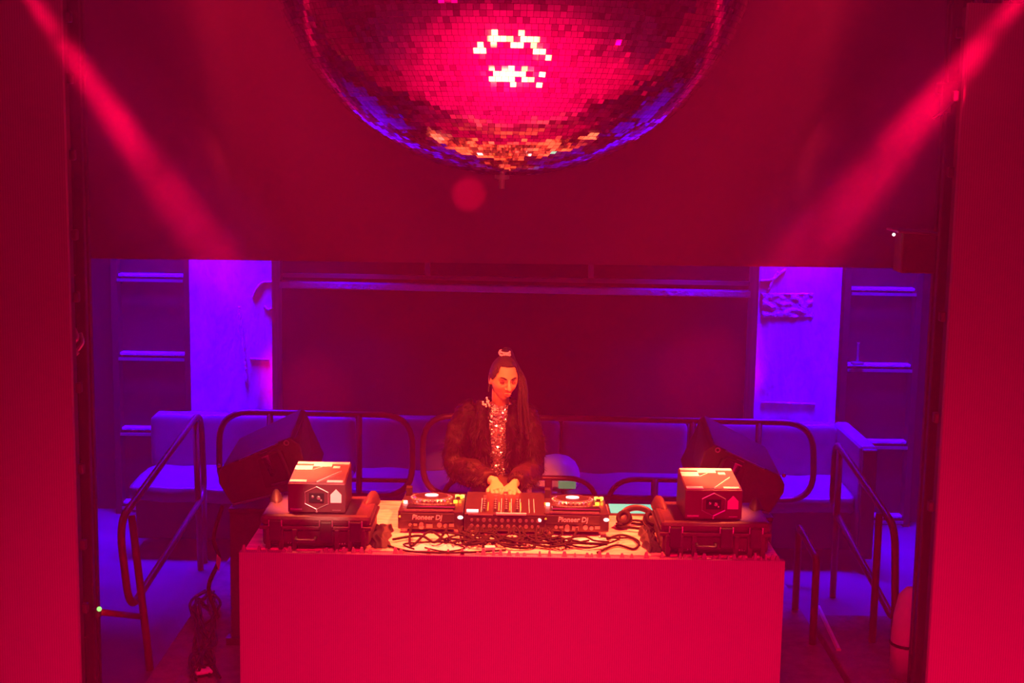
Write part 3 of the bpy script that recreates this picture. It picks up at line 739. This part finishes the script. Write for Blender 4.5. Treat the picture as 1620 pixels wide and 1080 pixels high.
# cables on the table
CL = 'black cable in the tangle on the front of the DJ table'
rnd = random.Random(21)
def cable(pts, r, label, grp='cables tangled on the table front', m='cable'):
    return tag(obj('cable', MB().tube(spline(pts, 8), r, 7), m, smooth=True), label, 'cable', grp)
for k in range(30):
    x0 = rnd.gauss(-.02, .2); x1 = x0 + rnd.uniform(-.5, .5); x1 = max(-.56, min(.58, x1))
    ys = 6.83; pts = [V(x0, ys, TZ+.045), V(x0+rnd.uniform(-.02,.02), ys-.05, TZ+.02+rnd.uniform(0,.015))]
    n = 4
    for i in range(1, n+1):
        u = i/n; pts.append(V(x0+(x1-x0)*u+rnd.uniform(-.05,.05), rnd.uniform(6.59, 6.77), TZ+.008+rnd.uniform(0, .03)))
    cable(pts, rnd.choice((.0035,.0045,.005,.0065)), CL)
cable([PZ(655, 868, TZ+.008), PZ(640, 860, TZ+.008), PZ(700, 857, TZ+.01), PZ(735, 866, TZ+.01), PZ(705, 872, TZ+.01), PZ(672, 866, TZ+.012)], .004, 'thin cable looped in an oval on the left front of the table', None)
cable([PZ(960, 852, TZ+.008), PZ(985, 846, TZ+.01), PZ(1010, 856, TZ+.01), PZ(1003, 868, TZ+.008), PZ(975, 862, TZ+.01), PZ(945, 874, TZ+.008)], .006, 'thick cable curling left of the right case', None)
cable([PZ(950, 848, TZ+.02), PZ(975, 851, TZ+.012), PZ(1000, 851, TZ+.01), PZ(1012, 862, TZ+.01)], .005, 'short cable leading from the right player towards the right case', None)
cable([PZ(612, 862, TZ+.008), PZ(650, 872, TZ+.008), PZ(720, 874, TZ+.008), PZ(800, 870, TZ+.008)], .005, 'long straight cable along the left front edge of the table', None)
for px, py, s, rz, lb in ((775, 873, .05, .1, 'small pale adapter block on the front edge of the table below the mixer'), (950, 850, .02, .4, 'tiny pale plug at the right foot of the right player')):
    p = PZ(px, py, TZ); tag(obj('power_adapter', MB().box((p.x, max(p.y, 6.58), TZ+s*.22), (s, s*.7, s*.4), Matrix.Rotation(rz,3,'Z')), 'paper', bevel=.003), lb, 'adapter')
# sheets of paper / board on the table
for px, py, w_, d_, rz, lb in ((690, 866, .30, .12, .05, 'flat pale sheet under the cables in front of the left player'), (905, 856, .34, .10, -.08, 'flat pale sheet under the cables in front of the right player')):
    p = PZ(px, py, TZ); tag(obj('paper_sheet', MB().box((p.x, p.y, TZ+.002), (w_, d_, .0025), Matrix.Rotation(rz,3,'Z')), 'paper'), lb, 'paper')

# cables and scraps on the floor at the left of the booth
G2 = 'cables tangled on the platform left of the booth'
for k in range(9):
    q0 = PZ(rnd.uniform(318, 345), rnd.uniform(930, 960), .11)
    pts = [q0]
    for i in range(5): pts.append(PZ(rnd.uniform(300, 350), 960+i*26+rnd.uniform(-12, 12), .115+rnd.uniform(0, .05)))
    cable(pts, .008, 'black cable in the tangle on the platform left of the booth front', G2)
p = PZ(320, 1060, .13)
tag(obj('paper_scrap', MB().box(p, (.085, .09, .012), Matrix.Rotation(.5,3,'Z')), 'paper', bevel=.002), 'bright scrap of paper on the floor left of the booth front', 'paper')
p = PZ(347, 885, .1)
tag(obj('draped_cable', MB().tube(spline([P(352, 800, 7.9), P(338, 850, 7.8), P(346, 885, 7.7), P(330, 930, 7.6), PZ(345, 975, .11)]), .012, 8), 'cable', smooth=True), 'thick cable hanging down beside the left speaker pedestal', 'cable')
b = MB().prism([P(x, y, 7.6) for x, y in ((343,876),(350,884),(346,905),(342,890))], [P(x, y, 7.63) for x, y in ((343,876),(350,884),(346,905),(342,890))])
tag(obj('hanging_tag', b, 'paper'), 'small bright tag hanging on the cable below the left speaker', 'tag')
# pale object lower right, behind the video wall edge
c = P(1434, 1050, 7.2)
t = thing('fabric_roll', 'rounded red-lit bundle at the bottom between right railing and video wall', 'bundle', (c.x, 7.2, .0))
obj('roll', MB().loft([[V(c.x+.085*math.cos(a)*k, 7.2+.085*math.sin(a)*k, z) for a in [2*PI*i/20 for i in range(20)]] for z, k in ((.12,1),(.3,1.05),(.45,.95),(.56,.7),(.60,.3))]), 'paper', t, smooth=True)
obj('tie', MB().tube([V(c.x+.09*math.cos(a), 7.2+.09*math.sin(a), .3) for a in [2*PI*i/20 for i in range(20)]], .008, 6, closed=True), 'cable', t)
c = P(1452, 800, 7.9)

# smoke drifting through the two beams
def plume(A, B, u0, u1, r0, r1, label):
    A, B = V(*A), V(*B); d = (B-A).normalized(); p0 = A+(B-A)*u0; L_ = (B-A).length*(u1-u0); n = 16
    rings = [[V((r0+(r1-r0)*k/n)*math.cos(a), (r0+(r1-r0)*k/n)*math.sin(a), L_*k/n) for a in [2*PI*i/20 for i in range(20)]] for k in range(n+1)]
    m = bpy.data.materials.new('smoke'); m.use_nodes = True; N = m.node_tree.nodes; L = m.node_tree.links; N.clear()
    out = N.new('ShaderNodeOutputMaterial'); sc = N.new('ShaderNodeVolumeScatter'); sc.inputs['Color'].default_value = (.95,.12,.95,1)
    tc = N.new('ShaderNodeTexCoord'); tx = N.new('ShaderNodeTexNoise'); tx.inputs['Scale'].default_value = 2.6; tx.inputs['Detail'].default_value = 3; tx.inputs['Distortion'].default_value = .6
    mr = N.new('ShaderNodeMapRange'); mr.inputs[1].default_value = .33; mr.inputs[2].default_value = .68; mr.inputs[3].default_value = .05; mr.inputs[4].default_value = .42
    def mth(op, a, b=None, clamp=False):
        q = N.new('ShaderNodeMath'); q.operation = op; q.use_clamp = clamp
        for i, x in enumerate((a, b)):
            if x is None: continue
            if isinstance(x, (int, float)): q.inputs[i].default_value = x
            else: L.new(x, q.inputs[i])
        return q.outputs[0]
    sp = N.new('ShaderNodeSeparateXYZ'); L.new(tc.outputs['Object'], sp.inputs[0])
    r2 = mth('ADD', mth('MULTIPLY', sp.outputs[0], sp.outputs[0]), mth('MULTIPLY', sp.outputs[1], sp.outputs[1]))
    u = mth('DIVIDE', sp.outputs[2], L_); R_ = mth('ADD', mth('MULTIPLY', u, r1-r0), r0)
    f = mth('SUBTRACT', 1, mth('DIVIDE', r2, mth('MULTIPLY', R_, R_)), True)
    e = mth('MULTIPLY', mth('MULTIPLY', u, mth('SUBTRACT', 1, u)), 5, True)
    L.new(tc.outputs['Object'], tx.inputs[0]); L.new(tx.outputs[0], mr.inputs[0])
    L.new(mth('MULTIPLY', mth('MULTIPLY', mr.outputs[0], f), e), sc.inputs['Density']); L.new(sc.outputs[0], out.inputs['Volume'])
    o = obj('smoke', MB().loft(rings), m, origin=(0, 0, 0))
    o.matrix_world = Matrix.Translation(p0) @ d.to_track_quat('Z', 'Y').to_matrix().to_4x4()
    tag(o, label, 'smoke', kind='stuff'); return o
plume(BL0, BL1, .02, .70, .2, .55, 'smoke drifting in the red light beam at the upper left')
plume(BR0, BR1, .02, .70, .2, .55, 'smoke drifting in the red light beam at the upper right')

# ================================================================== DJ
def remesh(mb, voxel, smooth=2, name='tmp'):
    me = bpy.data.meshes.new(name); me.from_pydata(mb.v, [], mb.f)
    bm = bmesh.new(); bm.from_mesh(me); bmesh.ops.recalc_face_normals(bm, faces=bm.faces); bm.to_mesh(me); bm.free()
    o = bpy.data.objects.new(name, me); COL.objects.link(o)
    r = o.modifiers.new('r', 'REMESH'); r.mode = 'VOXEL'; r.voxel_size = voxel
    if smooth: s = o.modifiers.new('s', 'SMOOTH'); s.factor = .5; s.iterations = smooth
    dg = bpy.context.evaluated_depsgraph_get(); dg.update()
    out = bpy.data.meshes.new_from_object(o.evaluated_get(dg)); bpy.data.objects.remove(o)
    return out
def tomesh(me):
    m = MB(); m.v = [tuple(v.co) for v in me.vertices]; m.f = [tuple(p.vertices) for p in me.polygons]; return m

HC = P(797, 598, 7.60)
HR = Matrix.Rotation(.30, 3, 'Z') @ Matrix.Rotation(.17, 3, 'X') @ Matrix.Rotation(.05, 3, 'Y')   # turned towards viewer-right, looking down
def H(x, y, z): return HC + HR @ V(x, y, z)     # local: -y is the face, z up
def head_mesh():
    mb = MB(); nu, nv = 72, 54; rings = []
    for j in range(1, nv):
        ph = PI*j/nv; ring = []
        for i in range(nu):
            th = 2*PI*i/nu; n = V(math.sin(ph)*math.cos(th), math.sin(ph)*math.sin(th), -math.cos(ph))
            x, y, z = n.x*.073, n.y*.094, n.z*.115
            if z < 0:
                k = (-z/.115)
                x *= 1-.34*k**1.4; y = y*(1-.16*k) - .012*k*(1 if n.y < 0 else 0)
                if y > 0: y *= 1-.35*k
            if n.y < -.1:
                f = 1
                d = -.017*math.exp(-(((abs(x)-.031)/.016)**2+((z-.006)/.012)**2))      # eye sockets
                d += .006*math.exp(-(((abs(x)-.030)/.022)**2+((z-.026)/.009)**2))       # brow
                d += .007*math.exp(-(((abs(x)-.042)/.018)**2+((z+.028)/.018)**2))       # cheeks
                d -= .005*math.exp(-(((abs(x)-.040)/.014)**2+((z+.062)/.016)**2))
                d += .007*math.exp(-((x/.018)**2+((z+.098)/.012)**2))                  # chin
                d -= .004*math.exp(-((x/.02)**2+((z+.083)/.006)**2))
                y -= d
            ring.append(H(x, y, z))
        rings.append(ring)
    mb.loft(rings)
    # nose
    mb.tube([H(0,-.088,.022), H(0,-.098,.004), H(0,-.110,-.014), H(0,-.116,-.026), H(0,-.100,-.036)], [(.007,.006),(.008,.008),(.010,.010),(.0125,.010),(.009,.006)], 12)
    for s in (-1, 1): mb.ell(H(s*.012,-.100,-.030), (.007,.009,.006))
    # lips
    mb.ell(H(0,-.098,-.055), (.020,.009,.0055)); mb.ell(H(0,-.096,-.066), (.017,.009,.0065))
    for s in (-1, 1):   # ears
        mb.tube([H(s*.074, .006+.017*math.cos(a), -.004+.030*math.sin(a)) for a in [2*PI*k/14 for k in range(14)]], .0055, 8, closed=True)
        mb.ell(H(s*.072, .008, -.006), (.005,.014,.026))
    return mb
def limb(mb, pts, rs, n=16): 
    sp = spline(pts, 6); k = len(sp)-1; out = []
    for i in range(len(sp)):
        u = i/k*(len(rs)-1); a = min(int(u), len(rs)-2); f = u-a
        r0, r1 = rs[a], rs[a+1]
        out.append((r0[0]*(1-f)+r1[0]*f, r0[1]*(1-f)+r1[1]*f) if isinstance(r0, tuple) else r0*(1-f)+r1*f)
    mb.tube(sp, out, n)
NB = V(HC.x-.015, 7.71, HC.z-.188)                    # base of the neck
SHL = P(738, 655, 7.76); SHR = P(833, 659, 7.76)
ELL = P(723, 734, 7.68); ELR = P(841, 740, 7.70)
WRL = P(783, 762, 7.36); WRR = P(812, 767, 7.34)
WAIST = P(787, 748, 7.86); HIP = V(WAIST.x+.02, 7.93, .93)
def hand(mb, wrist, fwd, nrm, thumb_side, curl=.5, scale=1.0):
    f = V(*fwd).normalized(); n = V(*nrm); n = (n-f*n.dot(f)).normalized(); s = f.cross(n)*thumb_side   # n: palm side, s: to thumb
    sc = scale
    mb.tube([wrist-f*.03, wrist+f*.01, wrist+f*.045*sc, wrist+f*.085*sc], [(.021,.017),(.026,.017),(.037,.015),(.039,.012)], 14, up=tuple(n))
    spec = [(.030,.072,.10),(.010,.082,.0),(-.011,.076,-.06),(-.030,.060,-.14)]
    for off, ln, spread in spec:
        base = wrist + f*.082*sc + s*off
        d = (f + s*spread).normalized(); p = base - d*.015; pts = [p, base]; ang = .25
        for seg, q in enumerate((.45, .32, .25)):
            ang += curl*(.75 if seg else .5)
            dd = (d*math.cos(ang) + n*math.sin(ang)).normalized(); pts.append(pts[-1]+dd*ln*q*sc)
        mb.tube(pts, [.0095,.0095,.0088,.0078,.0062], 10); mb.ell(pts[-1], (.0062,)*3, None, 10, 8)
    b = wrist + f*.03 + s*.026; d1 = (f*.65+s*.7+n*.3).normalized(); d2 = (f*.95+s*.25+n*.35).normalized()
    pts = [b-s*.01, b+d1*.03, b+d1*.03+d2*.03, b+d1*.03+d2*.056]
    mb.tube(pts, [.013,.0125,.0105,.008], 10); mb.ell(pts[-1], (.008,)*3, None, 10, 8)
body = head_mesh()
limb(body, [H(0,.02,-.06), H(0,.03,-.11), NB+V(0,.0,.03), NB+V(0,.02,-.04)], [(.05,.05),(.045,.045),(.050,.05),(.07,.06)])
limb(body, [NB+V(0,.02,0), (SHL+SHR)/2+V(0,.03,-.03), V(WAIST.x-.005,7.80,WAIST.z+.2), WAIST, HIP, HIP+V(0,.02,-.10)],
     [(.07,.055),(.155,.085),(.135,.095),(.118,.085),(.155,.11),(.16,.11)], 24)
for sh, el, wr in ((SHL, ELL, WRL), (SHR, ELR, WRR)):
    limb(body, [sh*.5+NB*.5+V(0,0,-.05), sh+V(0,0,-.02), (sh+el)/2, el, (el*.5+wr*.5), wr], [.05,.046,.043,.036,.033,.022])
hand(body, WRL, P(790, 785, 7.22)-WRL, (.25, .1, -1), -1, .55)
hand(body, WRR, P(800, 787, 7.18)-WRR, (-.25, .1, -1), 1, .62)
HL, HRT = HIP+V(-.085,.02,-.07), HIP+V(.085,.02,-.07)
FL, FR = V(HIP.x-.14, 7.88, .17), V(HIP.x+.14, 7.93, .17)
for h_, f_ in ((HL, FL), (HRT, FR)):
    limb(body, [h_, h_*.55+f_*.45+V(0,-.03,0), h_*.5+f_*.5+V(0,-.035,0), h_*.2+f_*.8, f_], [.085,.062,.055,.052,.036])
    limb(body, [f_+V(0,.03,-.02), f_+V(0,-.05,-.045), f_+V(0,-.14,-.055)], [(.035,.03),(.04,.025),(.038,.014)])
person = thing('person', 'woman in a dark fur jacket and sparkling top playing behind the DJ table', 'person', (HIP.x, 7.92, .1))
obj('body', tomesh(remesh(body, .0036, 3)), 'skin', person, smooth=True)
# trousers
tr = MB()
limb(tr, [HIP+V(0,0,.03), HIP, HIP+V(0,.02,-.12)], [(.165,.12),(.178,.128),(.18,.13)], 26)
for h_, f_ in ((HL, FL), (HRT, FR)): limb(tr, [h_, h_*.5+f_*.5+V(0,-.03,0), h_*.1+f_*.9, f_+V(0,0,-.0)], [.10,.075,.072,.078])
obj('trousers', tomesh(remesh(tr, .010, 4)), 'trouser', person, smooth=True)
for f_ in (FL, FR):
    sh_ = MB(); limb(sh_, [f_+V(0,.05,-.035), f_+V(0,-.03,-.038), f_+V(0,-.12,-.042), f_+V(0,-.165,-.05)], [(.042,.036),(.046,.038),(.048,.030),(.03,.016)])
    obj('shoe', sh_, 'shoe', person, smooth=True)
# sparkling high-neck top
tp = MB()
TR = [(NB+V(0,-.005,.030), .052, .050), (NB+V(0,0,.010), .060, .056), (NB+V(0,.01,-.015), .085, .068), ((SHL+SHR)/2+V(0,.02,-.02), .150, .100),
      (V(WAIST.x-.004,7.79,WAIST.z+.24), .143, .112), (V(WAIST.x-.002,7.80,WAIST.z+.16), .132, .108), (WAIST+V(0,-.02,.06), .124, .098), (WAIST+V(0,-.01,.02), .122, .096)]
def trp(u, a):
    k = u*(len(TR)-1); i = min(int(k), len(TR)-2); f = k-i; f = f*f*(3-2*f)
    c = TR[i][0]*(1-f)+TR[i+1][0]*f; rx = TR[i][1]*(1-f)+TR[i+1][1]*f; ry = TR[i][2]*(1-f)+TR[i+1][2]*f
    bust = .022*math.exp(-((u-.52)/.10)**2)*(math.exp(-((a+PI/2-.5)/.35)**2)+math.exp(-((a+PI/2+.5)/.35)**2))
    return c + V((rx+.004)*math.cos(a), (ry+.004+bust)*math.sin(a), 0)
tp.loft([[trp(j/30, 2*PI*i/36-PI) for i in range(36)] for j in range(31)], cap=False)
top_ = obj('top', tp, 'top', person, smooth=True); sd = top_.modifiers.new('s', 'SOLIDIFY'); sd.thickness = .003
sq = MB(); glints = MB(); rnd = random.Random(8)
for k in range(1500):
    u = rnd.uniform(.0, 1); a = -PI/2 + rnd.gauss(0, .55)
    c = trp(u, a); c2 = trp(u, a+.02); e1 = (c2-c).normalized(); nn = V(math.cos(a), math.sin(a), 0)
    nn = (nn + V(rnd.gauss(0,.35), rnd.gauss(0,.35), rnd.gauss(.45,.4))).normalized(); e1 = nn.orthogonal().normalized(); e2 = nn.cross(e1)
    r = rnd.choice((.0035,.0045,.0065)); c = c + V(math.cos(a), math.sin(a), 0)*.006
    ring = [c+e1*(r*math.cos(t_))+e2*(r*math.sin(t_)) for t_ in [2*PI*i/6 for i in range(6)]]
    (glints if rnd.random() < .22 else sq).add(ring, [tuple(range(6))])  # some discs go white and matt as painted sparkle
obj('sequins', sq, 'sequin', top_)['kind'] = 'stuff'; obj('glint_discs', glints, 'stone', top_)['kind'] = 'stuff'
# collar stones at viewer-left
cs = MB()
for k in range(14):
    c = P(769+rnd.uniform(-5,6), 636+rnd.uniform(-8,7), 7.585); cs.ell(c, (.006,)*3, None, 8, 6)
obj('collar_stones', cs, 'stone', top_)
# fur jacket: shell open at the front + sleeves
jk = MB()
def cshape(c, rx, ry, gap, th=.03, cx=0):
    n = 30; outer, inner = [], []
    for i in range(n+1):
        a = -PI/2+gap + (2*PI-2*gap)*i/n
        outer.append(c+V((rx)*math.cos(a), ry*math.sin(a), 0)); inner.append(c+V((rx-th)*math.cos(a), (ry-th)*math.sin(a), 0))
    return outer+inner[::-1]
SC = (SHL+SHR)/2
JR = [cshape(NB+V(.0,.055,.045), .075, .085, 1.0, .022), cshape(SC+V(.0,.04,.055), .150, .115, .72, .03), cshape(SC+V(0,.03,.0), .185, .14, .42, .035),
      cshape(V(SC.x,7.80,WAIST.z+.25), .19, .16, .36, .035), cshape(V(SC.x,7.81,WAIST.z+.14), .195, .165, .36, .035), cshape(V(SC.x,7.83,WAIST.z+.03), .20, .165, .50, .035),
      cshape(V(SC.x,7.85,WAIST.z-.06), .21, .16, .75, .03)]
jk.loft(JR, cap=True)
limb(jk, [SHL*.75+NB*.25+V(0,.02,0), SHL+V(-.005,0,-.005), (SHL+ELL)/2+V(-.02,0,0), ELL+V(-.005,.01,0), (ELL*.5+WRL*.5)+V(0,0,.0), WRL*.9+ELL*.1], [.076,.074,.074,.072,.062,.044])
limb(jk, [SHR*.75+NB*.25+V(0,.02,0), SHR+V(.005,0,-.005), (SHR+ELR)/2+V(.015,0,0), ELR+V(.005,.01,0), (ELR*.5+WRR*.5)+V(0,0,.0), WRR*.9+ELR*.1], [.076,.072,.070,.068,.060,.044])
# lapels / collar rolls
for s, pts in ((-1, [P(762, 634, 7.66), P(764, 664, 7.63), P(766, 700, 7.65), P(768, 740, 7.68)]), (1, [P(812, 640, 7.66), P(812, 668, 7.63), P(808, 705, 7.65), P(808, 742, 7.68)])):
    limb(jk, pts, [.030,.036,.034,.030])
jm = remesh(jk, .011, 3)
for v in jm.vertices:
    n = noise.noise(v.co*11)*.016 + noise.noise(v.co*28+V(3,1,2))*.008 + noise.noise(v.co*70)*.003
    v.co += v.normal*n
jkm = tomesh(jm)
rnd = random.Random(4)
pol = list(jm.polygons); vn = [v.normal.copy() for v in jm.vertices]
base_faces = list(jkm.f); extra_v = []; extra_f = []
for k in range(9000):
    p = pol[rnd.randrange(len(pol))]; c = p.center; n = p.normal
    g = (n*.55 + V(0,0,-1)*.7 + V(noise.noise(c*9), noise.noise(c*9+V(5,0,0)), noise.noise(c*9+V(0,7,0)))*.9).normalized()
    sidev = g.cross(n); 
    if sidev.length < 1e-4: continue
    sidev.normalize(); L_ = rnd.uniform(.014, .034); wd = rnd.uniform(.0012, .0026)
    i0 = len(jkm.v)+len(extra_v); extra_v += [tuple(c+sidev*wd), tuple(c-sidev*wd), tuple(c+n*L_*.35+g*L_*.8)]
    extra_f.append((i0, i0+1, i0+2))
jkm.v += extra_v; jkm.f += extra_f
obj('fur_jacket', jkm, 'fur', person, smooth=True)
# hair
hr = MB(); nu, nv = 48, 30; rings = []
for j in range(0, nv):
    ph = PI*.999*(j+.02)/nv; ring = []
    for i in range(nu):
        th = 2*PI*i/nu; n = V(math.sin(ph)*math.cos(th), math.sin(ph)*math.sin(th), math.cos(ph))
        x, y, z = n.x*.080, n.y*.101+.004, n.z*.122+.004
        front = n.y < 0
        if front:   # hairline
            lim = .076 if abs(n.x) < .5 else .076-.18*(abs(n.x)-.5)
            if z < lim: y = max(y, -.02+(lim-z)*.35) if abs(n.x) > .3 else max(y, -.02)
            if z < lim: x *= .86
        else:
            if z < -.03: x *= max(.55, 1-(-.03-z)*5); y *= max(.55, 1-(-.03-z)*5)
        ring.append(H(x, y, z))
    rings.append(ring)
hr.loft(rings)
limb(hr, [H(.0,.03,.105), H(0,.035,.135), H(.0,.04,.150)], [.028,.026,.016])
hmesh = remesh(hr, .0045, 3)
hair = obj('hair', tomesh(hmesh), 'hair', person, smooth=True)
pt = MB()
limb(pt, [H(0,.04,.140), H(.03,.07,.13), H(.065,.08,.06), P(826, 605, 7.62), P(829, 640, 7.60), P(832, 668, 7.60), P(835, 695, 7.60)], [(.020,.018),(.026,.02),(.028,.022),(.030,.02),(.030,.018),(.024,.014),(.008,.006)])
for k in range(8):
    dx = rnd.uniform(-8, 10)
    limb(pt, [H(.05,.05,.07), P(823+dx*.3, 605, 7.59), P(826+dx, 645, 7.57), P(830+dx*1.3, 672+rnd.uniform(0,22), 7.58)], [.008,.007,.006,.003], 6)
obj('ponytail', pt, 'hair', hair, smooth=True)
ht = MB()
c0 = H(0,.035,.128)
for k in range(16):
    a = 2*PI*k/16; ht.ell(c0+HR @ V(.029*math.cos(a), .029*math.sin(a), .004*math.sin(3*a)), (.0065,)*3, None, 8, 6)
    ht.ell(c0+HR @ V(.027*math.cos(a+.2), .027*math.sin(a+.2), .012), (.006,)*3, None, 8, 6)
o = obj('hair_tie', ht, 'stone', hair); o['label'] = 'sparkling stone hair tie'
# face details
for s in (-1, 1):
    lid = MB().ell(H(s*.0305,-.0745,.004), (.0145,.010,.0085), HR)
    e = obj('eyelid', lid, 'makeup_shade', person, smooth=True)
    obj('eyelashes', MB().tube([H(s*.0305+dx, -.0845+abs(dx)*.30, -.001-.10*(dx*dx)/.014) for dx in (-.015,-.008,0,.008,.015)], [.0012,.0024,.0028,.0024,.0012], 8), 'makeup_shade', e, smooth=True)
    obj('eyebrow', MB().tube([H(s*(.013+.034*u), -.0925+.020*u*u, .022+.009*math.sin(u*2.4)) for u in (0,.25,.5,.75,1)], [.003,.0045,.0045,.0036,.0018], 8), 'hair', person, smooth=True)
obj('mouth', MB().ell(H(0,-.1005,-.0555), (.0185,.0085,.0042), HR).ell(H(0,-.0995,-.065), (.0160,.0085,.0052), HR), 'lips', person, smooth=True)
er = MB()
for k in range(9): er.ell(H(-.077, .004+.004*math.cos(k*2.1), -.040-.0045*k), (.0036,)*3, None, 8, 6)
obj('earring', er, 'blackmetal', person)

GROUPS = {'media_player': 'media players beside the mixer', 'rugged_case': 'rugged cases on the DJ table', 'laser_projector': 'laser projectors on the cases',
 'stage_speaker': 'tilted stage speakers', 'speaker_pedestal': 'pedestals under the stage speakers', 'led_wall': 'video walls at the sides', 'support_tower': 'truss towers beside the video walls',
 'shelving_unit': 'shelving units in the alcoves', 'side_railing': 'handrails at the platform sides', 'black_cloth': 'cloths beside the cases', 'paper_sheet': 'sheets on the table', 'power_adapter': 'small plugs on the table'}
for o in bpy.data.objects:
    g = GROUPS.get(o.name.split('.')[0])
    if g and o.parent is None: o['group'] = g
